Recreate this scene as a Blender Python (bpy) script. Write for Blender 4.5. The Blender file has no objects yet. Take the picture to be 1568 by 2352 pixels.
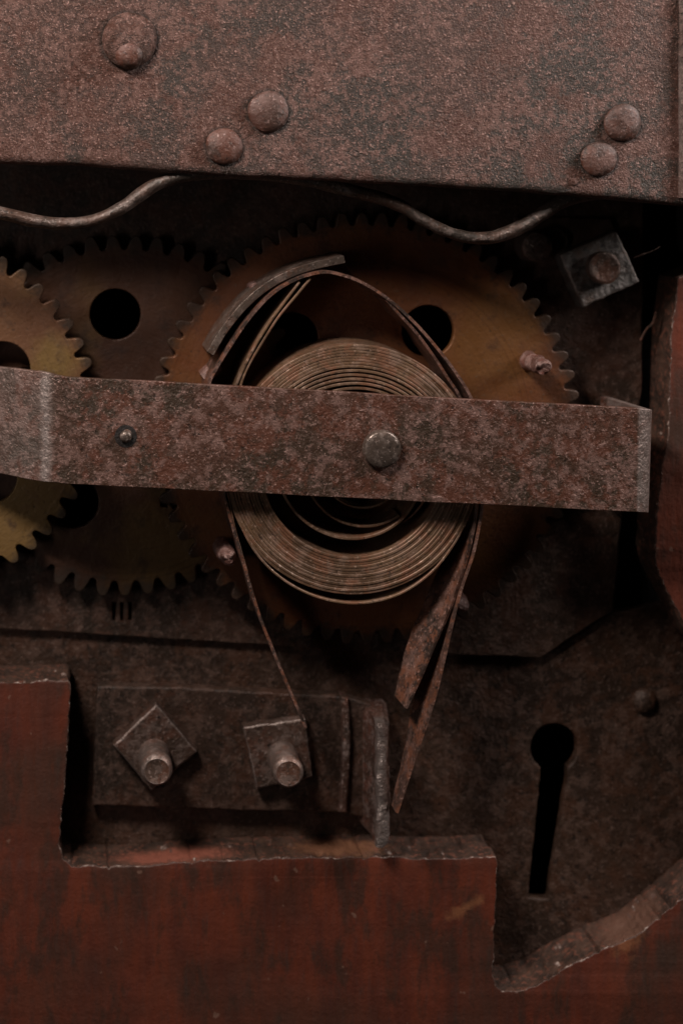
import bpy, bmesh, math, random
from mathutils import Vector, Matrix, noise

random.seed(7)
sc = bpy.context.scene
COL = sc.collection

# ------------------------------------------------------------------ units
# 1 blender unit = 1000 design units.  The face of the wooden panel is the
# reference plane (h = 0); h grows towards the viewer.
DIST, CX, CY = 3900.0, 117.0, 340.0
K = 0.001


def W(px, py, h=0.0):
    s = (DIST - h) / DIST
    return Vector(((px - CX) * s * K, -h * K, -(py - CY) * s * K))


# ------------------------------------------------------------------ camera
cd = bpy.data.cameras.new('camera')
cam = bpy.data.objects.new('camera', cd)
COL.objects.link(cam)
cam.location = (0, -DIST * K, 0)
cam.rotation_euler = (math.radians(90), 0, 0)
cd.sensor_fit = 'VERTICAL'
cd.sensor_height = 24.0
cd.lens = 24.0 * DIST / 2352.0
cd.shift_x = (784 - CX) / 2352.0
cd.shift_y = -(1176 - CY) / 2352.0
cd.clip_start = 0.1
cd.clip_end = 100
cd.dof.use_dof = True
cd.dof.focus_distance = (DIST - 165) * K
cd.dof.aperture_fstop = 0.50
sc.camera = cam

# ------------------------------------------------------------------ world + lamps
wd = bpy.data.worlds.new("World")
sc.world = wd
wd.use_nodes = True
wd.node_tree.nodes['Background'].inputs[0].default_value = (1.0, 0.95, 0.92, 1)
wd.node_tree.nodes['Background'].inputs[1].default_value = 0.003


def area(name, loc, target, sx, sy, power, col):
    l = bpy.data.lights.new(name, 'AREA')
    l.shape = 'RECTANGLE'
    l.size, l.size_y = sx, sy
    l.energy = power
    l.color = col
    o = bpy.data.objects.new(name, l)
    COL.objects.link(o)
    o.location = loc
    d = Vector(target) - Vector(loc)
    o.rotation_euler = d.to_track_quat('-Z', 'Y').to_euler()
    return o


area('key_softbox', (-1.25, -2.2, 2.15), (0.65, 0, -0.7), 1.0, 0.7, 195, (1.0, 0.92, 0.86))
area('left_softbox', (-2.0, -2.8, -0.8), (0.2, 0, -0.7), 0.25, 1.5, 11, (1.0, 0.95, 0.92))
area('right_softbox', (3.4, -0.95, 1.35), (1.2, 0, -0.5), 0.6, 1.6, 115, (1.0, 0.95, 0.92))

sc.view_settings.view_transform = 'Standard'
sc.view_settings.look = 'None'
sc.view_settings.exposure = 0.0
sc.view_settings.gamma = 1.0

# ------------------------------------------------------------------ materials


class NT:
    def __init__(self, name):
        self.m = bpy.data.materials.new(name)
        self.m.use_nodes = True
        self.t = self.m.node_tree
        self.b = self.t.nodes['Principled BSDF']
        tc = self.t.nodes.new('ShaderNodeTexCoord')
        oi = self.t.nodes.new('ShaderNodeObjectInfo')
        mu = self.t.nodes.new('ShaderNodeMath')
        mu.operation = 'MULTIPLY'
        mu.inputs[1].default_value = 37.0
        self.link(oi.outputs['Random'], mu.inputs[0])
        ad = self.t.nodes.new('ShaderNodeVectorMath')
        ad.operation = 'ADD'
        self.link(tc.outputs['Object'], ad.inputs[0])
        self.link(mu.outputs[0], ad.inputs[1])
        self.co = ad.outputs[0]
        self.raw = tc.outputs['Object']

    def link(self, a, b):
        self.t.links.new(a, b)

    def stretch(self, sx, sy, sz, src=None):
        n = self.t.nodes.new('ShaderNodeVectorMath')
        n.operation = 'MULTIPLY'
        self.link(src or self.co, n.inputs[0])
        n.inputs[1].default_value = (sx, sy, sz)
        return n.outputs[0]

    def noise(self, scale, detail=4, rough=0.55, dist=0.0, co=None):
        n = self.t.nodes.new('ShaderNodeTexNoise')
        n.inputs['Scale'].default_value = scale
        n.inputs['Detail'].default_value = detail
        n.inputs['Roughness'].default_value = rough
        n.inputs['Distortion'].default_value = dist
        self.link(co or self.co, n.inputs['Vector'])
        return n.outputs[0]

    def ramp(self, fac, stops, const=False):
        n = self.t.nodes.new('ShaderNodeValToRGB')
        el = n.color_ramp.elements
        while len(el) < len(stops):
            el.new(0.5)
        for e, (p, c) in zip(el, stops):
            e.position = p
            e.color = (c, c, c, 1) if isinstance(c, (int, float)) else (*c, 1)
        self.link(fac, n.inputs[0])
        return n.outputs[0]

    def mix(self, fac, a, b):
        n = self.t.nodes.new('ShaderNodeMix')
        n.data_type = 'RGBA'
        for s, v in ((n.inputs[0], fac), (n.inputs[6], a), (n.inputs[7], b)):
            if isinstance(v, (int, float)):
                s.default_value = v
            elif isinstance(v, tuple):
                s.default_value = (*v, 1)
            else:
                self.link(v, s)
        return n.outputs[2]

    def math(self, op, a, b):
        n = self.t.nodes.new('ShaderNodeMath')
        n.operation = op
        for s, v in ((n.inputs[0], a), (n.inputs[1], b)):
            if isinstance(v, (int, float)):
                s.default_value = v
            else:
                self.link(v, s)
        return n.outputs[0]

    def bump(self, height, strength, dist, prev=None):
        n = self.t.nodes.new('ShaderNodeBump')
        n.inputs['Strength'].default_value = strength
        n.inputs['Distance'].default_value = dist
        self.link(height, n.inputs['Height'])
        if prev is not None:
            self.link(prev, n.inputs['Normal'])
        return n.outputs[0]

    def done(self, color, rough, metal, nrm=None, spec=0.5):
        b = self.b
        for key, v in (('Base Color', color), ('Roughness', rough), ('Metallic', metal)):
            if isinstance(v, (int, float)):
                b.inputs[key].default_value = v
            elif isinstance(v, tuple):
                b.inputs[key].default_value = (*v, 1)
            else:
                self.link(v, b.inputs[key])
        b.inputs['Specular IOR Level'].default_value = spec
        if nrm is not None:
            self.link(nrm, b.inputs['Normal'])
        return self.m


def rusty(name, dark, mid, red, pale, patch=14, fine=150, pale_amt=0.5, bump=0.8, rough=0.5,
          metal=0.25, bdist=0.006, spec=0.5, grain=0.5, rings=()):
    n = NT(name)
    big = n.noise(patch * 0.3, 3)
    med = n.noise(patch, 7, 0.72)
    clump = n.noise(fine * 0.42, 6, 0.72, 0.2)
    fin = n.noise(fine, 4, 0.7)
    gr = n.noise(fine * 1.6, 2, 0.6)
    base = n.mix(n.ramp(big, [(0.42, 0), (0.58, 1)]), dark, mid)
    base = n.mix(n.ramp(med, [(0.49, 0), (0.56, 0.9)]), base, red)
    # crusts of pale oxide: crisp clumps, denser in some places than in others
    dens = n.noise(patch * 0.8, 5, 0.65, 0.3)
    q = n.math('ADD', n.math('MULTIPLY', clump, 0.70), n.math('MULTIPLY', dens, 0.30))
    base = n.mix(n.ramp(q, [(0.505, 0), (0.555, pale_amt)]), base, pale)
    base = n.mix(n.ramp(fin, [(0.34, 0.85), (0.43, 0)]), base, tuple(c * 0.38 for c in dark))
    gm = n.ramp(gr, [(0.615, 0), (0.67, grain)])
    base = n.mix(gm, base, tuple(min(1, c * 1.9 + 0.05) for c in pale))
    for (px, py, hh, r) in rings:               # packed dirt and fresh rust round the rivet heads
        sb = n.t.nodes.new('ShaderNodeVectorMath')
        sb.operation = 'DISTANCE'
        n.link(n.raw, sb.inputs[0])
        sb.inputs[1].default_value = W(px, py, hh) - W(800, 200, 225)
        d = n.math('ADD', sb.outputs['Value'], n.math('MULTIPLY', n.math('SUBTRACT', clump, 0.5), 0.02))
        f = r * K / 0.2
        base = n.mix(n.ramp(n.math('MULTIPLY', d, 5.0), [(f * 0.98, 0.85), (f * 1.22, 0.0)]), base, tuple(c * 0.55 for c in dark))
    h = n.math('ADD', n.math('MULTIPLY', clump, 0.6), n.math('MULTIPLY', fin, 0.6))
    nb = n.bump(h, bump, bdist)
    nb = n.bump(gr, bump * 0.7, bdist * 0.5, nb)
    rg = n.ramp(q, [(0.44, rough - 0.08), (0.58, rough + 0.14)])
    rg = n.mix(gm, rg, (0.26, 0.26, 0.26))
    # rubbed edges, with highlights painted in as paler colour; mask stored on the mesh
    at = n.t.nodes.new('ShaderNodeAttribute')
    at.attribute_name = 'wear_glint'
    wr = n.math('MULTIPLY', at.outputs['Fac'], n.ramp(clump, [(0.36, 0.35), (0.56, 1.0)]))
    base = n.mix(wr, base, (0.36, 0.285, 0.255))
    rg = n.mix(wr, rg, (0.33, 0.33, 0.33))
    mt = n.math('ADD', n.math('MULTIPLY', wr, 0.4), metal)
    return n.done(base, rg, mt, nb, spec)


RIV = ((617, 256, 44, 16), (514, 338, 40, 17), (1428, 282, 40, 16), (1374, 366, 38, 15))
M_cover = rusty('cover_rust', (0.031, 0.020, 0.013), (0.056, 0.024, 0.015), (0.080, 0.027, 0.015),
                (0.158, 0.078, 0.060), patch=10, fine=160, pale_amt=0.8, bump=1.0, rough=0.42, metal=0.3, bdist=0.010, grain=0.9,
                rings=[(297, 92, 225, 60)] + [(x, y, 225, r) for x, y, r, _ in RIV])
M_bar = rusty('bar_rust', (0.052, 0.032, 0.021), (0.084, 0.038, 0.025), (0.112, 0.042, 0.026),
              (0.172, 0.092, 0.073), patch=15, fine=100, pale_amt=0.72, bump=0.75, rough=0.38, metal=0.35, bdist=0.006, grain=0.6)
M_rivet = rusty('rivet_rust', (0.045, 0.024, 0.017), (0.076, 0.030, 0.020), (0.096, 0.034, 0.021),
                (0.15, 0.085, 0.070), patch=12, fine=110, pale_amt=0.45, bump=0.6, rough=0.50, metal=0.15, bdist=0.006)
M_plate = rusty('plate_rust', (0.027, 0.016, 0.011), (0.041, 0.021, 0.014), (0.052, 0.023, 0.014),
                (0.084, 0.046, 0.033), patch=11, fine=90, pale_amt=0.55, bump=0.6, rough=0.5, metal=0.2, bdist=0.006, grain=0.3, spec=0.3)
M_lock = rusty('lock_plate_rust', (0.027, 0.015, 0.010), (0.041, 0.021, 0.013), (0.054, 0.024, 0.014),
               (0.088, 0.048, 0.034), patch=10, fine=80, pale_amt=0.55, bump=0.6, rough=0.5, metal=0.2, bdist=0.008, grain=0.3, spec=0.3)
M_wire = rusty('wire_rust', (0.045, 0.033, 0.026), (0.070, 0.047, 0.037), (0.085, 0.047, 0.034),
               (0.15, 0.105, 0.088), patch=14, fine=85, pale_amt=0.6, bump=0.7, rough=0.45, metal=0.3, bdist=0.006)
M_steel = rusty('bare_steel', (0.070, 0.050, 0.040), (0.110, 0.077, 0.060), (0.125, 0.068, 0.048),
                (0.21, 0.155, 0.13), patch=20, fine=90, pale_amt=0.45, bump=0.4, rough=0.38, metal=0.5, bdist=0.004)
M_bolt = rusty('bolt_rust', (0.070, 0.044, 0.033), (0.110, 0.066, 0.049), (0.140, 0.062, 0.040),
               (0.21, 0.14, 0.115), patch=20, fine=90, pale_amt=0.5, bump=0.6, rough=0.40, metal=0.35, bdist=0.005)
M_pin = rusty('pin_rust', (0.09, 0.040, 0.030), (0.13, 0.062, 0.050), (0.17, 0.070, 0.054),
              (0.30, 0.19, 0.165), patch=30, fine=80, pale_amt=0.6, bump=0.7, rough=0.5, metal=0.1, bdist=0.008)
M_red = rusty('red_spring_rust', (0.040, 0.024, 0.018), (0.090, 0.043, 0.030), (0.165, 0.062, 0.034),
              (0.18, 0.092, 0.070), patch=26, fine=80, pale_amt=0.5, bump=0.7, rough=0.48, metal=0.25, bdist=0.005)
M_tape = rusty('spring_steel', (0.105, 0.058, 0.033), (0.162, 0.090, 0.049), (0.180, 0.080, 0.044),
               (0.22, 0.135, 0.095), patch=22, fine=70, pale_amt=0.5, bump=0.3, rough=0.5, metal=0.3, bdist=0.003)
M_grey = rusty('grey_iron', (0.085, 0.072, 0.064), (0.125, 0.105, 0.094), (0.120, 0.080, 0.062),
               (0.21, 0.18, 0.165), patch=16, fine=75, pale_amt=0.6, bump=0.8, rough=0.42, metal=0.4, bdist=0.007)
M_hook = rusty('hook_steel', (0.058, 0.034, 0.025), (0.096, 0.048, 0.035), (0.135, 0.052, 0.034),
               (0.22, 0.155, 0.135), patch=18, fine=75, pale_amt=0.55, bump=0.8, rough=0.42, metal=0.4, bdist=0.007)
M_nut = rusty('nut_iron', (0.050, 0.031, 0.023), (0.074, 0.043, 0.031), (0.098, 0.044, 0.029),
              (0.135, 0.090, 0.074), patch=16, fine=75, pale_amt=0.6, bump=0.8, rough=0.42, metal=0.4, bdist=0.007)


def brass(name, lo, hi, yel, patch=5, root=0.45, patina=()):
    n = NT(name)
    big = n.noise(patch, 3, 0.5, 0.4)
    med = n.noise(patch * 4.5, 5, 0.6)
    fin = n.noise(120, 4, 0.6)
    c = n.mix(n.ramp(big, [(0.36, 0), (0.62, 1)]), lo, hi)
    c = n.mix(n.ramp(n.noise(patch * 1.3, 2), [(0.54, 0), (0.72, 0.5)]), c, yel)
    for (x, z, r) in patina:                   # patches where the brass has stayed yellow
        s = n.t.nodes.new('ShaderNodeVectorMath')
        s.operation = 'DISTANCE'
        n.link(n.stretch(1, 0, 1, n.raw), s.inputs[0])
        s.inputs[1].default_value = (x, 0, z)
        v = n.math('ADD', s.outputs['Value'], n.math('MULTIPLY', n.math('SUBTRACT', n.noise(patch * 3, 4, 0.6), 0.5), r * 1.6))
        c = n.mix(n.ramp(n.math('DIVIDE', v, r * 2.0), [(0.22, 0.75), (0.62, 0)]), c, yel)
    c = n.mix(n.ramp(med, [(0.56, 0), (0.74, 0.75)]), c, tuple(x * 0.35 for x in lo))
    c = n.mix(n.ramp(fin, [(0.62, 0), (0.74, 0.45)]), c, (0.11, 0.10, 0.075))
    c = n.mix(n.ramp(fin, [(0.28, 0.7), (0.38, 0)]), c, (0.02, 0.014, 0.01))
    ln = n.t.nodes.new('ShaderNodeVectorMath')
    ln.operation = 'LENGTH'
    n.link(n.stretch(1, 0, 1, n.raw), ln.inputs[0])
    rad = ln.outputs['Value']
    ringv = n.t.nodes.new('ShaderNodeCombineXYZ')
    n.link(rad, ringv.inputs[0])
    rn = n.noise(150, 3, 0.6, 0, ringv.outputs[0])
    c = n.mix(n.ramp(rn, [(0.52, 0), (0.66, 0.35)]), c, tuple(x * 0.45 for x in lo))
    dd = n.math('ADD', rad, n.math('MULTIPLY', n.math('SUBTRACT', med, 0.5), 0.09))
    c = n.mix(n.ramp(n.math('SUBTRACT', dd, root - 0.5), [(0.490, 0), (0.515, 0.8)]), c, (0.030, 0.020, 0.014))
    nb = n.bump(med, 0.25, 0.008)
    nb = n.bump(rn, 0.12, 0.004, nb)
    nb = n.bump(fin, 0.3, 0.004, nb)
    return n.done(c, n.ramp(med, [(0.35, 0.42), (0.7, 0.62)]), 0.35, nb)


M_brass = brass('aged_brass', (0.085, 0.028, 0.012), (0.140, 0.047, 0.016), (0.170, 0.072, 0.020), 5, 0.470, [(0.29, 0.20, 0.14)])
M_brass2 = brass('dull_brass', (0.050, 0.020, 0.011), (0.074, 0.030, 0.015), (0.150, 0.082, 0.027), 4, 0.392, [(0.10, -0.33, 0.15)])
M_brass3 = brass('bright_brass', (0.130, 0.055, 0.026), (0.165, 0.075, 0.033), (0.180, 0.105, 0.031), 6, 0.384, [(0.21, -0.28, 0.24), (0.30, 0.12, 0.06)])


def wood(name):
    n = NT(name)
    g1 = n.noise(5.0, 5, 0.6, 0.3, n.stretch(3.2, 3.2, 0.9))
    g2 = n.noise(26.0, 4, 0.6, 0.2, n.stretch(3.5, 3.5, 0.5))
    b = n.noise(3.0, 3, 0.55)
    fin = n.noise(120, 3, 0.6)
    c = n.mix(n.ramp(g1, [(0.34, 0), (0.66, 1)]), (0.068, 0.018, 0.011), (0.120, 0.027, 0.013))
    c = n.mix(n.ramp(b, [(0.46, 0), (0.62, 0.75)]), c, (0.050, 0.023, 0.015))
    c = n.mix(n.ramp(n.noise(9.0, 5, 0.7, 0.2, n.stretch(1.6, 1.6, 0.6)), [(0.50, 0), (0.62, 0.7)]), c, (0.034, 0.019, 0.013))
    c = n.mix(n.ramp(g2, [(0.58, 0), (0.74, 0.35)]), c, (0.034, 0.020, 0.015))
    c = n.mix(n.ramp(g2, [(0.26, 0.4), (0.38, 0)]), c, (0.120, 0.030, 0.014))
    c = n.mix(n.ramp(n.noise(33, 2, 0.5), [(0.735, 0), (0.765, 0.7)]), c, (0.16, 0.085, 0.06))
    # two rubbed places where the finish has gone (shapes of their own)
    for (px, py, sx, sz, ang) in ((1065, 2085, 0.070, 0.024, -0.5), (1435, 2160, 0.050, 0.060, 0.6)):
        p = W(px, py, 0) - W(700, 2300, 0)
        s = n.t.nodes.new('ShaderNodeMapping')
        s.vector_type = 'TEXTURE'
        s.inputs['Location'].default_value = p
        s.inputs['Rotation'].default_value = (0, ang, 0)
        s.inputs['Scale'].default_value = (sx, 0.2, sz)
        n.link(n.raw, s.inputs['Vector'])
        l = n.t.nodes.new('ShaderNodeVectorMath')
        l.operation = 'LENGTH'
        n.link(s.outputs[0], l.inputs[0])
        v = n.math('ADD', l.outputs['Value'], n.math('MULTIPLY', n.noise(34, 4, 0.65), 2.2))
        c = n.mix(n.ramp(n.math('MULTIPLY', v, 0.4), [(0.52, 0.75), (0.74, 0)]), c, (0.19, 0.072, 0.032))
    nb = n.bump(g2, 0.22, 0.006)
    nb = n.bump(fin, 0.3, 0.003, nb)
    nb = n.bump(n.noise(14, 5, 0.65), 0.25, 0.012, nb)
    return n.done(c, n.ramp(g2, [(0.3, 0.40), (0.7, 0.56)]), 0.0, nb, 0.4)


def rawwood(name, c0, c1, c2, patches=()):
    n = NT(name)
    g = n.noise(22, 6, 0.7, 0.2)
    f = n.noise(70, 4, 0.65)
    c = n.mix(n.ramp(g, [(0.38, 0), (0.64, 1)]), c0, c1)
    c = n.mix(n.ramp(f, [(0.52, 0), (0.64, 0.85)]), c, c2)
    for (px, py, hh, sx, sy, sz, col) in patches:      # freshly split places
        s = n.t.nodes.new('ShaderNodeMapping')
        s.vector_type = 'TEXTURE'
        s.inputs['Location'].default_value = W(px, py, hh) - W(700, 2300, 0)
        s.inputs['Scale'].default_value = (sx, sy, sz)
        n.link(n.raw, s.inputs['Vector'])
        l = n.t.nodes.new('ShaderNodeVectorMath')
        l.operation = 'LENGTH'
        n.link(s.outputs[0], l.inputs[0])
        v = n.math('ADD', l.outputs['Value'], n.math('MULTIPLY', f, 1.6))
        c = n.mix(n.ramp(n.math('MULTIPLY', v, 0.4), [(0.52, 0.9), (0.70, 0)]), c, col)
    nb = n.bump(g, 0.5, 0.012)
    nb = n.bump(f, 0.6, 0.006, nb)
    return n.done(c, 0.6, 0.0, nb, 0.35)


M_wood = wood('red_stained_wood')
M_cut = rawwood('cut_wood', (0.022, 0.012, 0.008), (0.062, 0.031, 0.020), (0.130, 0.046, 0.028),
                [(400, 1965, -45, 0.17, 0.05, 0.2, (0.21, 0.065, 0.040)), (780, 1955, -55, 0.13, 0.06, 0.2, (0.16, 0.068, 0.034)), (1440, 2120, -50, 0.10, 0.10, 0.1, (0.10, 0.046, 0.029))])
M_worn = rawwood('worn_edge', (0.050, 0.021, 0.014), (0.090, 0.048, 0.036), (0.34, 0.26, 0.22))
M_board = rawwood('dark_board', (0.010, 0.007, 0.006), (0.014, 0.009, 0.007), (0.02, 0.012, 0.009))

# ------------------------------------------------------------------ object helpers


def link_mesh(name, me, mat, parent=None, origin=None):
    """mesh is in world coordinates; origin moves its pivot."""
    o = bpy.data.objects.new(name, me)
    COL.objects.link(o)
    if mat is not None:
        for mm in (mat if isinstance(mat, (list, tuple)) else [mat]):
            me.materials.append(mm)
    for p in me.polygons:
        p.use_smooth = True
    me.set_sharp_from_angle(angle=math.radians(38))
    off = Vector((0, 0, 0))
    if parent is not None:
        off = Vector(parent.get('base', (0, 0, 0)))
        pivot = Vector(origin) if origin is not None else off
        me.transform(Matrix.Translation(-pivot))
        o.parent = parent
        o.location = pivot - off
        o['base'] = tuple(pivot)
    elif origin is not None:
        me.transform(Matrix.Translation(-Vector(origin)))
        o.location = origin
        o['base'] = tuple(origin)
    return o


def wear_glint_edges(me, lo=0.30, hi=0.93, amt=0.8):  # slanted faces: rubbed metal plus painted edge highlights
    at = me.attributes.new('wear_glint', 'FLOAT', 'FACE')
    for p in me.polygons:
        f = -p.normal.y
        at.data[p.index].value = amt if lo < f < hi else 0.0
    return me


def wear_glint_fn(me, fn):  # rubbed metal and painted highlights, set by position
    at = me.attributes.new('wear_glint', 'FLOAT', 'POINT')
    for v in me.vertices:
        at.data[v.index].value = max(0.0, min(1.0, fn(v.co)))
    return me


def thing(name, label, cat, base, group=None):
    o = bpy.data.objects.new(name, None)
    o.empty_display_size = 0.05
    COL.objects.link(o)
    o.location = base
    o['base'] = tuple(base)
    o['label'] = label
    o['category'] = cat
    if group:
        o['group'] = group
    return o


def tag(o, label, cat, group=None):
    o['label'] = label
    o['category'] = cat
    if group:
        o['group'] = group
    return o


def catmull(pts, n=8, closed=False):
    P = [Vector(p) for p in pts]
    out = []
    m = len(P)
    rng = m if closed else m - 1
    for i in range(rng):
        if closed:
            a, b, c, d = P[(i - 1) % m], P[i], P[(i + 1) % m], P[(i + 2) % m]
        else:
            b, c = P[i], P[i + 1]
            a = P[i - 1] if i > 0 else b * 2 - c
            d = P[i + 2] if i + 2 < m else c * 2 - b
        for k in range(n):
            t = k / n
            out.append(0.5 * ((2 * b) + (c - a) * t + (2 * a - 5 * b + 4 * c - d) * t * t
                              + (3 * b - a - 3 * c + d) * t ** 3))
    if not closed:
        out.append(P[-1].copy())
    return out


def rough_outline(pts, step=14, amp=2.0, seed=0.0, freq=0.03):
    """subdivide a closed polygon (design units) and roughen it a little"""
    out = []
    m = len(pts)
    for i in range(m):
        a, b = Vector(pts[i]).to_2d(), Vector(pts[(i + 1) % m]).to_2d()
        L = (b - a).length
        k = max(1, int(L / step))
        nrm = Vector((-(b - a).y, (b - a).x)) / max(L, 1e-6)
        for j in range(k):
            p = a.lerp(b, j / k)
            w = noise.noise(Vector((p.x * freq, p.y * freq, seed))) * amp
            w += noise.noise(Vector((p.x * freq * 4, p.y * freq * 4, seed + 9))) * amp * 0.5
            if j == 0:
                w *= 0.4
            out.append(p + nrm * w)
    return out


def flat_mesh(loops_world, y_front, y_back, bevel, res=2):
    """extruded plate with holes; loops are (X, Z) lists in blender units"""
    cu = bpy.data.curves.new('tmp', 'CURVE')
    cu.dimensions = '2D'
    cu.fill_mode = 'BOTH'
    half = abs(y_back - y_front) / 2
    cu.extrude = max(half - bevel, 0.0)
    cu.bevel_depth = bevel
    cu.bevel_resolution = res
    cu.offset = -bevel
    for lp in loops_world:
        sp = cu.splines.new('POLY')
        sp.points.add(len(lp) - 1)
        for p, q in zip(sp.points, lp):
            p.co = (q[0], q[1], 0, 1)
        sp.use_cyclic_u = True
    ob = bpy.data.objects.new('tmp', cu)
    COL.objects.link(ob)
    dg = bpy.context.evaluated_depsgraph_get()
    me = bpy.data.meshes.new_from_object(ob.evaluated_get(dg))
    bpy.data.objects.remove(ob)
    bpy.data.curves.remove(cu)
    # (x, y, z) -> (x, -z, y)
    me.transform(Matrix(((1, 0, 0, 0), (0, 0, -1, 0), (0, 1, 0, 0), (0, 0, 0, 1))))
    me.transform(Matrix.Translation((0, (y_front + y_back) / 2, 0)))
    me.materials.clear()
    return me


def plate(loops, h_front, h_back, bevel, res=2):
    """loops in design coordinates, read on the front plane"""
    lw = []
    for lp in loops:
        lw.append([(W(p[0], p[1], h_front).x, W(p[0], p[1], h_front).z) for p in lp])
    return flat_mesh(lw, -h_front * K, -h_back * K, bevel * K, res)


def grid_mesh(rows, closed_u=False, cap_u=False):
    """rows: list of rings/lines of vectors with equal length -> quads (closed_u closes each ring)"""
    bm = bmesh.new()
    V = [[bm.verts.new(p) for p in r] for r in rows]
    m = len(rows[0])
    for i in range(len(V) - 1):
        for j in range(m if closed_u else m - 1):
            k = (j + 1) % m
            bm.faces.new((V[i][j], V[i][k], V[i + 1][k], V[i + 1][j]))
    if cap_u:
        bm.faces.new(V[0])
        bm.faces.new(list(reversed(V[-1])))
    bmesh.ops.recalc_face_normals(bm, faces=bm.faces)
    me = bpy.data.meshes.new('m')
    bm.to_mesh(me)
    bm.free()
    return me


def strip_mesh(path, y_near, y_far, thick, wob=0.0, seed=0.0, yfun=None, split=4):
    """band of sheet metal standing on edge: path is (X, Z), the band runs in depth"""
    n = len(path)
    rows = []
    t = thick / 2
    ch = min(t * 0.45, 0.0012)
    for i, p in enumerate(path):
        a, b = path[max(i - 1, 0)], path[min(i + 1, n - 1)]
        d = Vector((b[0] - a[0], b[1] - a[1]))
        d.normalize()
        nx, nz = -d.y, d.x
        yn, yf = y_near, y_far
        if yfun:
            yn, yf = yfun(i / (n - 1), yn, yf)
        w = wob * noise.noise(Vector((p[0] * 18, p[1] * 18, seed)))
        w2 = wob * noise.noise(Vector((p[0] * 40, p[1] * 40, seed + 5)))
        yn += w
        ring = []
        sec = [(-t, yn + ch), (-t + ch, yn), (t - ch, yn), (t, yn + ch)]
        for k in range(1, split):
            sec.append((t, yn + (yf - yn) * k / split))
        sec += [(t, yf), (-t, yf)]
        for k in range(split - 1, 0, -1):
            sec.append((-t, yn + (yf - yn) * k / split))
        for (o, y) in sec:
            ring.append(Vector((p[0] + nx * (o + w2 * 0.15), y, p[1] + nz * (o + w2 * 0.15))))
        rows.append(ring)
    return grid_mesh(rows, True, True)


def XZ(pts, h):
    return [(W(p[0], p[1], h).x, W(p[0], p[1], h).z) for p in pts]


def band(pts, h_near, h_far, thick, n=10, wob=1.5, seed=0.0, yfun=None):
    pth = [(v.x, v.y) for v in catmull([(x, z, 0) for x, z in XZ(pts, h_near)], n)]
    return strip_mesh(pth, -h_near * K, -h_far * K, thick * K, wob * K, seed, yfun)


def tube(path, radii, seg=12, squash=1.0, wob=0.0, seed=0.0):
    rows = []
    n = len(path)
    for i, p in enumerate(path):
        d = (path[min(i + 1, n - 1)] - path[max(i - 1, 0)]).normalized()
        up = Vector((0, -1, 0))
        if abs(d.dot(up)) > 0.95:
            up = Vector((0, 0, 1))
        s = d.cross(up).normalized()
        u = s.cross(d).normalized()
        r = radii[i] if isinstance(radii, (list, tuple)) else radii
        ring = []
        for k in range(seg):
            a = 2 * math.pi * k / seg
            q = p + s * (math.cos(a) * r) + u * (math.sin(a) * r * squash)
            if wob:
                q += (q - p) * wob * noise.noise(q * 30 + Vector((seed, 0, 0)))
            ring.append(q)
        rows.append(ring)
    return grid_mesh(rows, True, True)


def lathe(c, profile, seg=36, wob=0.0, seed=0.0, lump=25):
    """revolve (radius, height towards viewer) in design units about the depth axis; c is the base point"""
    rows = []
    for (r, h) in profile:
        ring = []
        for k in range(seg):
            a = 2 * math.pi * k / seg
            q = Vector((math.cos(a) * r * K, -h * K, math.sin(a) * r * K))
            if wob and r > 0.5:
                q *= 1 + wob * noise.noise((q + c) * lump + Vector((seed, 0, 0)))
            ring.append(c + q)
        rows.append(ring)
    return grid_mesh(rows, True, True)


def sheet(top, bot, thick, nv=10, bev=None):
    """sheet metal between two 3-D edge lines, with thickness"""
    n = len(top)
    rows_f = []
    for j in range(nv + 1):
        t = j / nv
        rows_f.append([top[i].lerp(bot[i], t) for i in range(n)])
    # normals from the station direction
    nrm = []
    for i in range(n):
        a, b = top[max(i - 1, 0)], top[min(i + 1, n - 1)]
        d = (b - a).normalized()
        v = (bot[i] - top[i]).normalized()
        nrm.append(v.cross(d).normalized())
    s = -1 if nrm[n // 2].y > 0 else 1
    bm = bmesh.new()
    F = [[bm.verts.new(p) for p in r] for r in rows_f]
    B = [[bm.verts.new(p - nrm[i] * s * thick) for i, p in enumerate(r)] for r in rows_f]
    for j in range(nv):
        for i in range(n - 1):
            bm.faces.new((F[j][i], F[j][i + 1], F[j + 1][i + 1], F[j + 1][i]))
            bm.faces.new((B[j][i], B[j + 1][i], B[j + 1][i + 1], B[j][i + 1]))
    for i in range(n - 1):
        bm.faces.new((F[0][i + 1], F[0][i], B[0][i], B[0][i + 1]))
        bm.faces.new((F[nv][i], F[nv][i + 1], B[nv][i + 1], B[nv][i]))
    for j in range(nv):
        bm.faces.new((F[j][0], F[j + 1][0], B[j + 1][0], B[j][0]))
        bm.faces.new((F[j + 1][n - 1], F[j][n - 1], B[j][n - 1], B[j + 1][n - 1]))
    bmesh.ops.recalc_face_normals(bm, faces=bm.faces)
    me = bpy.data.meshes.new('m')
    bm.to_mesh(me)
    bm.free()
    return me


def bevel_mod(o, w, seg=3, ang=50):
    m = o.modifiers.new('bevel', 'BEVEL')
    m.width = w * K
    m.segments = seg
    m.limit_method = 'ANGLE'
    m.angle_limit = math.radians(ang)
    return o


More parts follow.
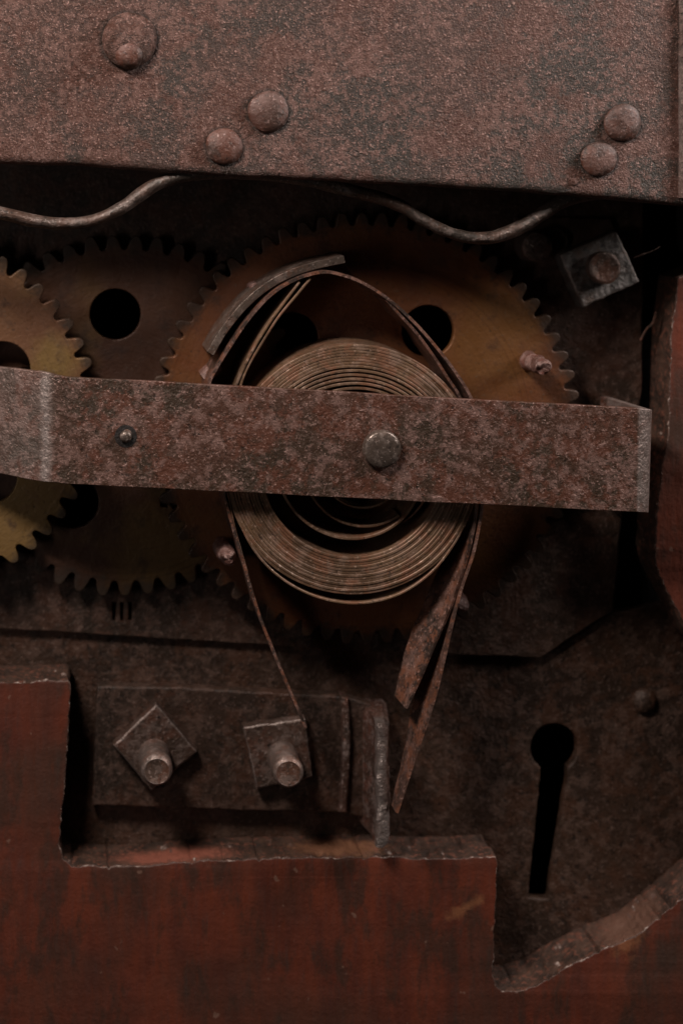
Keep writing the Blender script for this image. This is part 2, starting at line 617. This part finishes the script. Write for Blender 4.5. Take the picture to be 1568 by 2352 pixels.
def band2(near, h_near, thick, n=8, seed=0.0, wob=1.2, back=None):
    """band with its own far edge: near = [(px, py, far_px, far_py, far_h)], far_px None = straight back"""
    A, B = [], []
    for q in near:
        a = W(q[0], q[1], h_near)
        if len(q) < 5:
            b = Vector((a.x, -q[2] * K, a.z))
        else:
            b = W(q[2], q[3], q[4])
        A.append(a)
        B.append(b)
    A, B = catmull(A, n), catmull(B, n)
    for i in range(len(A)):
        A[i].y += wob * K * noise.noise(A[i] * 25 + Vector((seed, 0, 0)))
        B[i] += Vector((1, 0.3, 1)) * (wob * 2.2 * K * noise.noise(B[i] * 30 + Vector((seed + 4, 0, 0))))
    return sheet(A, B, thick * K, 6)


def circle(cx, cy, r, n=40, a0=0.0):
    return [(cx + r * math.cos(a0 + 2 * math.pi * k / n), cy + r * math.sin(a0 + 2 * math.pi * k / n))
            for k in range(n)]


# ------------------------------------------------------------------ the wooden panel and plates
H_LOCK, H_MOVE = -130, -112

# dark board behind everything
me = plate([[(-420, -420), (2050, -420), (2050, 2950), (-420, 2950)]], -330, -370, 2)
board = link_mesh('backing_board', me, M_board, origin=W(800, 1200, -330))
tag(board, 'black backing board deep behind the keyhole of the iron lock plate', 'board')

# lock plate with keyhole
kc = (1272, 1718)
key = []
for k in range(31):
    a = math.radians(68 + (360 - 43) * k / 30 + 0)
    key.append((kc[0] + 54 * math.cos(a), kc[1] + 56 * math.sin(a)))
key = key[:-1]
key += [(1304, 1772), (1258, 2062), (1211, 2062), (1240, 1770)]
# order: start right-below, go round the circle clockwise to left-below, then down the slot
key = []
for k in range(27):
    a = math.radians(55 - (290) * k / 26)
    key.append((kc[0] + 54 * math.cos(a), kc[1] + 55 * math.sin(a)))
key += [(1240, 1785), (1212, 2063), (1258, 2065), (1303, 1785)]
key = rough_outline(key, 10, 2.2, 3.1, 0.05)
t_lock = thing('lock_plate', 'dark pitted iron lock plate with a keyhole, set behind the wooden panel', 'lock plate', W(1000, 1800, H_LOCK))
me = plate([[(-300, 1330), (800, 1390), (1245, 1440), (1480, 1395), (1900, 1290), (1900, 2750), (-300, 2750)], key], H_LOCK, H_LOCK - 30, 4)
link_mesh('keyhole_plate', me, M_lock, t_lock)
c = W(1478, 1610, H_LOCK)
me = lathe(c, [(30, -3), (29, 4), (25, 10), (17, 15), (8, 17.5), (0.1, 18)], 28, 0.04, 2)
link_mesh('rivet', me, M_lock, t_lock, c)

# movement plate
mp = [(-260, 150), (1478, 180), (1474, 900), (1428, 1180), (1408, 1402), (1240, 1512), (850, 1497), (-260, 1428)]
slits = []
for x in (263, 281, 300):
    slits.append([(x - 4, 1384), (x + 4, 1385), (x + 4 - 1, 1428), (x - 4, 1424)])
me = plate([rough_outline(mp, 22, 2.2, 1.3)] + slits + [circle(245, 745, 128, 40), circle(166, 1150, 84, 36), circle(985, 765, 96, 36), circle(668, 790, 92, 36)], H_MOVE, H_LOCK + 0.5, 3.5)
t_move = thing('movement_plate', 'brown iron movement plate behind the gears, stamped with three short strokes', 'iron plate', W(700, 900, H_MOVE))
link_mesh('plate_body', me, M_plate, t_move)

# wooden panel with its cut-out
wp = [(-330, 1562), (60, 1566), (157, 1563), (163, 1575), (160, 1640), (152, 1760), (142, 1880), (136, 1940), (144, 1972), (166, 1988), (240, 1992),
      (330, 1990), (420, 1980), (560, 1974), (850, 1967), (960, 1972), (1060, 1972), (1138, 1966), (1144, 1985), (1136, 2090), (1134, 2200),
      (1129, 2232), (1136, 2264), (1150, 2279), (1190, 2276), (1233, 2264), (1283, 2231), (1383, 2181), (1458, 2152), (1504, 2113), (1568, 2060), (1720, 1925), (1760, 1800), (1700, 1600),
      (1590, 1470), (1512, 1322), (1502, 1280), (1508, 1180), (1516, 1080), (1534, 1000), (1536, 900), (1540, 760), (1556, 640), (1640, 605), (2000, 600),
      (2000, 2800), (-330, 2800)]
rw = rough_outline(wp, 5, 1.5, 5.5, 0.05)
for q_ in rw:                                   # small splinters and nicks
    v_ = noise.noise(Vector((q_.x * 0.11, q_.y * 0.11, 3.0)))
    if v_ > 0.42:
        q_.y += 5.0 * (v_ - 0.42) / 0.3
me = plate([rw], 0, -128, 3.2)
# the sawn sides: rough in depth as well as along the outline
bm = bmesh.new()
bm.from_mesh(me)
bmesh.ops.remove_doubles(bm, verts=bm.verts, dist=1e-6)
long_e = [e for e in bm.edges if abs(e.verts[0].co.y - e.verts[1].co.y) > 0.06]
r_ = bmesh.ops.subdivide_edges(bm, edges=long_e, cuts=9, use_grid_fill=True)
bm.normal_update()
for v in bm.verts:
    if -v.co.y > -0.118:
        nn = v.normal.copy()
        nn.y = 0
        a_ = noise.noise(v.co * 24) * 0.0042 + noise.noise(v.co * 85 + Vector((3, 1, 2))) * 0.0040
        v.co += nn * a_
bm.to_mesh(me)
bm.free()
panel = link_mesh('wooden_panel', me, [M_wood, M_cut, M_worn], origin=W(700, 2300, 0))
for p in me.polygons:
    ny = p.normal.y
    p.material_index = 0 if ny < -0.93 else (2 if ny < -0.30 else 1)
tag(panel, 'red stained wooden panel with a worn stepped cut-out around the lock', 'wooden panel')

me = plate([rough_outline([(1640, -430), (2000, -430), (2000, 590), (1640, 592)], 14, 2.0, 6.6)], 26, -325, 6)  # added wall, sized to keep the right lamp off the gap
o = link_mesh('light_blocker', me, M_board, origin=W(1700, 300, 26))
tag(o, 'dark wooden block added to shade the gap right of the square nut', 'light blocker')

# ------------------------------------------------------------------ cover plate on top with rivets
H_COV = 225
t_cov = thing('cover_plate', 'large rust speckled iron cover plate with domed rivets across the top', 'cover plate', W(800, 200, H_COV))
cp = [(-300, -420), (1690, -420), (1692, 484), (1400, 458), (1180, 440), (900, 424), (640, 411), (560, 408), (430, 400), (200, 383), (-300, 366)]
me = plate([rough_outline(cp, 18, 2.0, 8.8, 0.02)], H_COV, H_COV - 330, 20, 5)
link_mesh('plate_body', me, M_cover, t_cov)
# rounded raised flange down the right hand side of the cover
fp = [W(1574 + 1.5 * noise.noise(Vector((y * 0.01, 0, 0))), y, H_COV - 4) for y in range(-410, 466, 12)]
fl = tube(fp, 0.018, 20, 1.0, 0.03)
link_mesh('raised_flange', wear_glint_fn(fl, lambda co: 0.85 * (0.5 + noise.noise(Vector((co.z * 6, 3, 1))))), M_cover, t_cov)  # pale streaks paint in the highlight along the flange


def dome(px, py, r, ht, h0, parent, mat, name='rivet', wob=0.13, seed=0.0, label=None):
    c = W(px, py, h0)
    prof = [(r * 1.0, -3), (r, ht * 0.12)]
    for k in range(1, 9):
        a = math.radians(90 * k / 8)
        prof.append((max(r * math.cos(a) ** 0.8, 0.1), ht * (0.12 + 0.88 * math.sin(a) ** 1.2)))
    me = lathe(c, prof, 40, wob, seed)
    o = link_mesh(name, me, mat, parent, c)
    if label:
        o['label'] = label
    return o


big = dome(297, 92, 60, 27, H_COV, t_cov, M_cover, wob=0.05, seed=1, label='widest rivet, with a rust brown nub at its middle')
c = W(296, 124, H_COV + 8)
me = lathe(c, [(34, -6), (33, 4), (29, 13), (21, 20), (10, 22), (0.1, 22.5)], 32, 0.06, 4)
link_mesh('nub', me, M_rivet, big, c)
for i, (x, y, r, hh) in enumerate(RIV):
    dome(x, y, r, hh, H_COV, t_cov, M_rivet, seed=10 + i * 3.3)
c = W(1318, 418, H_COV)
link_mesh('rust_blister', lathe(c, [(9, -1), (8, 3), (4, 6), (0.1, 7)], 12, 0.3, 2, 90), M_cover, t_cov, c)

# wavy spring under the cover plate
wv = [(-160, 470, 188), (-60, 484, 188), (0, 489, 188), (80, 507, 188), (150, 513, 188), (215, 505, 188), (275, 480, 188), (325, 446, 188), (365, 420, 188), (420, 404, 186),
      (500, 399, 180), (600, 402, 172), (700, 414, 164), (790, 434, 158), (870, 454, 152), (920, 474, 148), (965, 502, 146), (1030, 533, 144), (1085, 546, 144), (1140, 543, 144), (1195, 521, 144),
      (1240, 494, 148), (1272, 472, 152), (1310, 455, 150), (1360, 444, 140), (1440, 440, 120)]
HW = 188
pth = catmull([W(x, y, h) for x, y, h in wv], 8)
me = tube(pth, [0.0138 + 0.0012 * math.sin(i * 0.13) + 0.003 * max(0, min(1, (i - 160) / 20)) for i in range(len(pth))], 14, 1.5, 0.12)
wave = link_mesh('wavy_spring', me, M_wire, origin=W(600, 450, HW))
tag(wave, 'thick wavy rusted spring rod bent below the top cover plate', 'spring')

# ------------------------------------------------------------------ gears


def gear_loops(cx, cy, r_tip, depth, n, a0, holes, extra=()):
    prof = [(-0.5, 0.0), (-0.43, 0.02), (-0.36, 0.12), (-0.30, 0.42), (-0.245, 0.68), (-0.17, 0.90), (-0.07, 1.0),
            (0.07, 1.0), (0.17, 0.90), (0.245, 0.68), (0.30, 0.42), (0.36, 0.12), (0.43, 0.02)]
    out = []
    for i in range(n):
        wear_glint = random.uniform(-0.09, 0.05)  # here only tooth wear, changing the tip height
        lean = random.uniform(-0.05, 0.05)
        for (f, d) in prof:
            a = a0 + (i + f + lean * d) * 2 * math.pi / n
            r = r_tip - depth + depth * d * (1 + wear_glint)
            out.append((cx + r * math.cos(a), cy + r * math.sin(a)))
    loops = [out]
    for (dist, ang, hr) in holes:
        x, y = cx + dist * math.cos(math.radians(ang)), cy + dist * math.sin(math.radians(ang))
        loops.append(circle(x, y, hr, 44))
    loops += list(extra)
    return loops


def tooth_phase(cx, cy, tx, ty):
    return math.atan2(ty - cy, tx - cx)


# large gear
HB = -42
gx, gy = 838, 983
t_big = thing('gear_wheel', 'largest orange brown brass gear, behind the coiled spring, carrying rusty pins', 'gear', W(gx, gy, HB), 'brass gear wheels of the movement')
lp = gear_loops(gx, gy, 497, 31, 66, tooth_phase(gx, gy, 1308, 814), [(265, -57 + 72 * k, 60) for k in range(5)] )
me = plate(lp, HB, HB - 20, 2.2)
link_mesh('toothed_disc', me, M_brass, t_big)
ax = Vector((0.729, 0, -0.656))
c = Vector((ax.x, -HB * K, ax.z))
link_mesh('arbor', lathe(c, [(44, -50), (44, 60), (30, 62), (30, 168), (27, 172)], 32), M_steel, t_big, c)


def pin(px, py, h0, r, L, parent, mat, seed, name='pin', lump=40):
    c = W(px, py, h0)
    prof = [(r * 1.15, -4), (r * 1.1, L * 0.1), (r * 0.95, L * 0.3), (r * 1.02, L * 0.55), (r * 0.98, L * 0.8), (r * 0.85, L * 0.94), (r * 0.5, L), (0.1, L * 1.01)]
    return link_mesh(name, lathe(c, prof, 22, 0.22, seed, lump), mat, parent, c)


pin(1213, 828, HB, 20, 125, t_big, M_pin, 3.0)
pin(512, 1256, HB, 21, 120, t_big, M_pin, 7.0)
pin(1050, 1377, HB, 17, 50, t_big, M_pin, 11.0)
pin(580, 659, HB, 13, 60, t_big, M_pin, 15.0)
# curved guard riveted on the gear face
arc = [(484, 812), (512, 764), (555, 709), (605, 664), (660, 632), (720, 611), (791, 596)]
me = band(arc, 95, HB, 17, 10, 1.2, 3)
link_mesh('curved_guard', me, M_steel, t_big)
me = plate([[(462, 862), (497, 830), (512, 848), (478, 884)]], 30, HB, 2)
link_mesh('guard_tab', me, M_pin, t_big)

# middle gear, behind
HM = -72
mx, my = 287, 954
t_mid = thing('gear_wheel', 'dull dark brass gear with a round hole, partly behind the other two gears', 'gear', W(mx, my, HM), 'brass gear wheels of the movement')
sq = [(367, 1142), (384, 1143), (386, 1165), (369, 1164)]
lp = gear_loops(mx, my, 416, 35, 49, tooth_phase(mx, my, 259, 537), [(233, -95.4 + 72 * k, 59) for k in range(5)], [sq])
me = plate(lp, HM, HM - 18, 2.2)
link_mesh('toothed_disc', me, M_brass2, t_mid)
c = Vector((0.168, -HM * K, -0.632))
link_mesh('arbor', lathe(c, [(26, -25), (26, 120), (13, 124), (12, 222), (8, 228), (0.1, 230)], 28), M_steel, t_mid, c)

# left gear, in front
HL = -12
lx, ly = -177, 950
t_left = thing('gear_wheel', 'lighter yellow brown brass gear cut off by the left border, above and below the bar', 'gear', W(lx, ly, HL), 'brass gear wheels of the movement')
lp = gear_loops(lx, ly, 405, 33, 48, tooth_phase(lx, ly, 171, 733), [(210, -29 + 72 * k, 64) for k in range(5)])
me = plate(lp, HL, HL - 20, 2.2)
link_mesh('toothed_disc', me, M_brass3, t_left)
c = W(lx, ly, HL)
link_mesh('arbor', lathe(c, [(40, -70), (40, 40), (22, 44), (22, 120)], 28), M_steel, t_left, c)

# ------------------------------------------------------------------ springs
HS = 104          # near edge of the spring band
BW = 138          # width of the band


def taper(e0, e1):
    def f(t, yn, yf):
        w = 1.0
        if e1 and t > 1 - e1:
            w = 1 - 0.45 * min(1, (t - 1 + e1) / e1 * 2.2)
        if e0 and t < e0:
            w = 1 - 0.45 * min(1, (e0 - t) / e0 * 2.2)
        return yn, yn + (yf - yn) * w
    return f


# wound coil
cc = (811, 1074)
path = []
turns, r0, r1 = 12.6, 207, 291
NSEG = 110


def coil_pt(ang, r, cx=cc[0], cy=cc[1]):
    return (cx + r * math.cos(ang), cy + r * math.sin(ang))


tot = int(turns * NSEG)
start = math.radians(200)
for i in range(tot + 1):
    f = i / tot
    a = start - 2 * math.pi * turns * (1 - f)
    r = r0 + (r1 - r0) * f
    # the turns lie tighter at the bottom, looser towards the inside at the top
    up = max(0.0, -math.sin(a))
    loose = max(0.0, 1 - f * 2.6)
    r -= up * (6 + 16 * loose)
    r += 1.1 * noise.noise(Vector((math.cos(a) * 2, math.sin(a) * 2, f * 40)))
    path.append(coil_pt(a, r))
# loose inner turns, from the centre outwards
inner = []
for i in range(200):
    f = i / 199
    a = start - 2 * math.pi * turns - (1 - f) * math.radians(505)
    r = 134 + (r0 - 134) * f ** 1.3
    up = max(0.0, -math.sin(a))
    r -= up * 22 * f ** 4
    inner.append(coil_pt(a, r, cc[0] + 14 * (1 - f), cc[1]))
full = inner[:-1] + path
# outer end lifts off the coil and leaves along the left side
tail = []
f_end = full[-1]
pw = XZ(full, HS)
NT_ = len(pw)


def coil_y(t, yn, yf):
    return yn + 0.0035 * noise.noise(Vector((t * 15, 2, 0))) + 0.002 * noise.noise(Vector((t * 60, 7, 0))), yf


t_coil = thing('mainspring', 'tightly wound bronze brown steel coil spring in the centre, behind the bar', 'coil spring', W(cc[0], cc[1], HS))
me = strip_mesh(pw, -HS * K, -(HS - BW) * K, 0.0064, 0.0008, 1, coil_y, 3)
link_mesh('wound_band', me, M_tape, t_coil)
# detached innermost turn with its broken end
ib = []
for i in range(60):
    f = i / 59
    a = math.radians(-20 + 250 * f)
    r = 92 + 6 * f
    ib.append((835 + r * math.cos(a), 1072 + r * math.sin(a)))
me = strip_mesh(XZ(ib, HS - 6), -(HS - 6) * K, -(HS - BW) * K, 0.005, 0.001, 4, None, 3)
link_mesh('inner_turn', me, M_tape, t_coil)
ib = []
for i in range(60):
    a = math.radians(215 - 160 * i / 59)
    r = 139 - 2 * i / 59
    ib.append((838 + r * math.cos(a), 1072 + r * math.sin(a)))
me = strip_mesh(XZ(ib, HS - 8), -(HS - 8) * K, -(HS - 80) * K, 0.0055, 0.0012, 9, None, 3)
link_mesh('inner_turn', me, M_tape, t_coil)
me = band([(925, 1199), (948, 1182), (970, 1156), (985, 1120), (990, 1070)], HS - 14, HS - BW, 5, 8, 1, 2)
link_mesh('inner_turn', me, M_tape, t_coil)

# outer loose loop: the long inner strip of the left pair, then round below the coil
lpB = [(713, 640), (677, 683), (639, 729), (601, 789), (571, 840), (553, 884), (536, 950), (528, 1040), (532, 1120), (548, 1190), (583, 1262), (640, 1324), (718, 1368), (811, 1386), (905, 1370),
       (985, 1320), (1045, 1245), (1076, 1170), (1088, 1100), (1082, 1020), (1064, 950)]
me = band(lpB, HS, HS - BW, 5.2, 12, 1.6, 2)
o = link_mesh('spring_strip', me, M_tape, origin=W(811, 1386, HS))
tag(o, 'thin loose strip looping just below the wound coil and up its left side', 'spring strip', 'loose spring strips round the coil')

lpA = [(706, 1672), (684, 1620), (650, 1540), (606, 1432), (580, 1352), (556, 1268), (534, 1196), (517, 1130), (500, 1040), (488, 950), (484, 885), (502, 845), (530, 800), (570, 740), (622, 682),
       (676, 647), (735, 629), (778, 633), (832, 653), (890, 690), (950, 744), (1002, 803), (1042, 856), (1078, 915), (1100, 990), (1108, 1080), (1102, 1170), (1085, 1262), (1058, 1345), (1036, 1425), (1014, 1525),
       (990, 1620), (951, 1735), (908, 1866)]
HF = HS - BW
fa = {(1102, 1170): (1096, 1155, -10), (1085, 1262): (1078, 1246, 0), (1058, 1345): (1046, 1326, 10), (1036, 1425): (1020, 1402, 14), (1014, 1525): (985, 1508, 20),
      (990, 1620): (948, 1606, 26), (951, 1735): (929, 1716, 30), (908, 1866): (898, 1848, 34)}
nearA = []
for i_, q_ in enumerate(lpA):
    if q_ in fa:
        nearA.append((*q_, *fa[q_]))
    else:
        nearA.append((*q_, HF if i_ > 5 else HF + 44))
me = band2(nearA, HS + 6, 6.5, 8, 5, 1.6)
o = link_mesh('spring_strip', me, M_red, origin=W(780, 640, HS))
tag(o, 'longest rusty strip arching over the coil, both ends hanging down below the bar', 'spring strip', 'loose spring strips round the coil')

lpC = [(884, 689), (911, 720), (955, 768), (996, 824), (1024, 868), (1056, 919), (1080, 990), (1090, 1080), (1090, 1170), (1074, 1262), (1047, 1352), (1028, 1408), (1000, 1471), (962, 1560), (930, 1626)]
fc = {(1090, 1170): (1080, 1152, -8), (1074, 1262): (1036, 1242, -6), (1047, 1352): (994, 1334, 6), (1028, 1408): (970, 1392, 18), (1000, 1471): (942, 1456, 28),
      (962, 1560): (919, 1538, 38), (930, 1626): (905, 1596, 42)}
me = band2([(*q_, *fc[q_]) if q_ in fc else (*q_, HF) for q_ in lpC], HS, 6.0, 8, 8, 1.8)
o = link_mesh('spring_strip', me, M_red, origin=W(1000, 1471, HS))
tag(o, 'rusty strip at the right of the coil ending in a broad flaking tongue below', 'spring strip', 'loose spring strips round the coil')

lpD = [(688, 648), (652, 696), (610, 755), (571, 822), (544, 882), (520, 950), (508, 1040), (514, 1100), (526, 1150), (538, 1210), (553, 1265), (567, 1315)]
me = band(lpD, HS + 2, HS - BW, 5.5, 12, 1.8, 12)
o = link_mesh('spring_strip', me, M_tape, origin=W(571, 822, HS))
tag(o, 'short strip at the left of the coil, inside the long arching one', 'spring strip', 'loose spring strips round the coil')

# ------------------------------------------------------------------ the bar across
HBAR = 150
t_bar = thing('bridge_bar', 'flat rusted iron bar crossing the gears, bent back at both ends', 'iron bar', W(800, 1020, HBAR))
st = []   # (px top, py top, px bottom, py bottom, h)
for (x, yt, yb, h) in ((-220, 826, 1060, -20), (-120, 832, 1070, 32), (-60, 838, 1078, 63), (-10, 842, 1085, 89), (30, 846, 1093, 109), (60, 850, 1100, 123.5), (78, 852, 1103, 132), (90, 853, 1105, 137), (99, 855, 1106, 141),
                       (107, 856, 1107, 144.2), (115, 858, 1107.5, 146.6), (123, 860, 1108, 148.4), (132, 862, 1109, 149.4), (142, 864, 1110, 149.8), (152, 866, 1111, 150), (162, 867, 1112, 150)):
    st.append((x, yt, x, yb, h))
for k in range(1, 42):
    f = k / 41
    x = 164 + (1462 - 164) * f
    wv_ = 1.6 * noise.noise(Vector((f * 9, 0.3, 0)))
    wb_ = 1.6 * noise.noise(Vector((f * 9, 4.3, 0)))
    st.append((x, 866 + (938 - 866) * f + wv_, x - 2, 1112 + (1176 - 1112) * f + wb_, 150))
for k in range(1, 7):                       # bend into the leg
    a = math.radians(90 * k / 6)
    st.append((1462 + 34 * math.sin(a), 938 + 3 * math.sin(a), 1456 + 32 * math.sin(a), 1176 + 1.5 * math.sin(a), 150 - 26 * (1 - math.cos(a))))
top = [W(s[0], s[1], s[4]) for s in st]
bot = [W(s[2], s[3], s[4]) for s in st]
for k in range(1, 9):                       # leg straight back
    d = Vector((-0.004 * k, 0.026 * k, 0.0))
    top.append(top[len(st) - 1] + d)
    bot.append(bot[len(st) - 1] + d)
me = sheet(top, bot, 0.016, 16)
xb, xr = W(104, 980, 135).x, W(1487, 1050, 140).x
wear_glint_fn(me, lambda co: max(0.95 * math.exp(-((co.x - xb) / 0.012) ** 2), 0.22 * (co.x < xb), 0.65 * (co.x > xr - 0.026)))  # bend highlights painted as pale bands over the rubbed metal
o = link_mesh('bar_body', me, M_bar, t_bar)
bevel_mod(o, 5.5, 3)
# peg and rivet ends on the bar
c = W(875, 1030, HBAR)
link_mesh('rivet', lathe(c, [(42, -4), (42, 10), (40.5, 15), (37, 18), (25, 19.5), (0.1, 20)], 40, 0.02, 3), M_steel, t_bar, c)
c = W(289, 1002, HBAR)
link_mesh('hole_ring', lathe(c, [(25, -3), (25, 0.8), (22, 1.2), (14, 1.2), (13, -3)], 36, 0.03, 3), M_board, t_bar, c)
c = W(289, 1002, HBAR)
link_mesh('peg', lathe(c, [(13.5, -3), (13.5, 5), (12, 9), (7.5, 12), (0.1, 13)], 32, 0.05, 3), M_steel, t_bar, c)

# ------------------------------------------------------------------ square nut block
HN = -92
t_blk = thing('mounting_plate', 'low iron mounting plate bolted down with two square nuts, hooked at its right', 'mounting plate', W(480, 1720, HN))
bp = [(223, 1578), (400, 1578), (600, 1590), (790, 1600), (852, 1618), (858, 1700), (856, 1880), (776, 1868), (500, 1860), (212, 1852)]
me = plate([rough_outline(bp, 14, 2.6, 4.4, 0.04)], HN, H_LOCK, 5)
link_mesh('plate_body', me, M_plate, t_blk)


def square_nut(corners, h0, h1, base, bolt_r, L, parent, seed, lab, mat=None):
    me = wear_glint_edges(plate([rough_outline(corners, 10, 2.4, seed, 0.06)], h1, h0, 5, 3), amt=0.55)
    cc_ = [sum(p[0] for p in corners) / 4, sum(p[1] for p in corners) / 4]
    n = link_mesh('square_nut', me, mat or M_nut, parent, W(cc_[0], cc_[1], h1))
    n['label'] = lab
    c = W(base[0], base[1], h1)
    r = bolt_r
    prof = [(r * 1.04, -10)]
    k = 0
    hh = 0.0
    while hh < L * 0.86:                      # worn thread
        prof.append((r * 1.0, hh))
        prof.append((r * 0.975, hh + 3.2))
        hh += 6.0
    prof += [(r * 0.98, L * 0.9), (r * 0.92, L * 0.95), (r * 0.78, L), (r * 0.74, L * 1.0 - 0.6), (0.1, L * 1.005)]
    b = link_mesh('bolt', wear_glint_edges(lathe(c, prof, 36, 0.03, seed, 20), 0.25, 0.97, 0.34 if L > 50 else 0.1), M_bolt, n, c)  # chamfer highlight painted on as paler metal
    return n


square_nut([(360, 1618), (453, 1727), (348, 1817), (261, 1712)], HN, HN + 36, (354, 1733), 37, 108, t_blk, 2.2, 'left square nut, turned like a diamond')
square_nut([(559, 1671), (701, 1650), (718, 1785), (590, 1813)], HN, HN + 34, (648, 1738), 36, 108, t_blk, 6.1, 'right square nut, nearly upright')
# hook: a thick tab forged out towards the viewer, with a small lip on its left
prof = [(818, -132), (824, -112), (833, -92), (843, -68), (852, -42), (860, -10), (863, 20), (866, 36), (871, 41), (879, 42), (888, 41), (893, 36),
        (894, 10), (892, -40), (889, -90), (886, -132)]
rows = []
for j in range(29):
    t = j / 28
    ring = []
    endw = min(t, 1 - t) / 0.035
    rd = 1 - 0.12 * max(0, 1 - endw)
    for (x, h) in prof:
        f = (h + 132) / 174
        px = 852 + (x - 852) * (rd if 0 < j < 28 else 0.7)
        zt = W(0, 1604 + 64 * f + 6 * math.sin(f * 5), h).z
        zb = W(0, 1888 + 60 * f, h).z
        X = (px - CX) * (DIST - h) / DIST * K
        q = Vector((X, -h * K, zt + (zb - zt) * t))
        amp = 0.0016 + (0.0035 if h > 0 else 0.0)
        q += Vector((1, 0.8, 0)) * (amp * noise.noise(q * 60))
        ring.append(q)
    rows.append(ring)
link_mesh('hook', wear_glint_fn(grid_mesh(rows, True, True), lambda co: 1.6 * (-co.y / K - 8) / 26), M_hook, t_blk)  # near end painted paler so it looks brightly lit
rows = []
me = plate([rough_outline([(784, 1602), (800, 1604), (806, 1700), (797, 1868), (779, 1866), (788, 1700)], 10, 2, 7)], -74, H_LOCK, 5)
link_mesh('plate_lip', me, M_hook, t_blk)

# ------------------------------------------------------------------ upper right nut, boss and stud (on the movement plate)
nt = square_nut([(1416, 531), (1469, 648), (1338, 706), (1285, 586)], H_MOVE, H_MOVE + 62, (1381, 614), 38, 22, t_move, 9.7, 'square nut at the upper right, with a short round bolt end', M_grey)
c = W(1222, 566, H_MOVE)
link_mesh('stud', lathe(W(1214, 564, H_MOVE), [(37, -3), (36, 60), (34, 68), (28, 71), (0.1, 72)], 32, 0.05, 5), M_nut, t_move, W(1214, 564, H_MOVE))
link_mesh('stud', lathe(W(1262, 552, H_MOVE), [(36, -3), (35, 26), (32, 32), (0.1, 34)], 32, 0.05, 8), M_plate, t_move, W(1262, 552, H_MOVE))
me = plate([rough_outline([(1180, 498), (1400, 500), (1430, 560), (1300, 590), (1190, 570)], 12, 2, 3.3)], H_MOVE + 16, H_MOVE, 4)
link_mesh('backing_washer', me, M_plate, t_move)

# ------------------------------------------------------------------ loose fibres caught in the works
for (pts, h, lab) in (([(1455, 592), (1478, 583), (1497, 577), (1515, 566)], -40, 'pale loose fibre sticking out beside the upper right square nut'),
                      ([(1470, 782), (1484, 756), (1498, 742), (1506, 716)], -60, 'dark tuft of fibre in the gap left of the right wooden edge')):
    pth = catmull([W(x, y, h + 6 * i) for i, (x, y) in enumerate(pts)], 6)
    o = link_mesh('loose_fibre', tube(pth, 0.0013 if h > -50 else 0.003, 6), M_worn if h > -50 else M_cut, origin=pth[0])
    tag(o, lab, 'fibre')
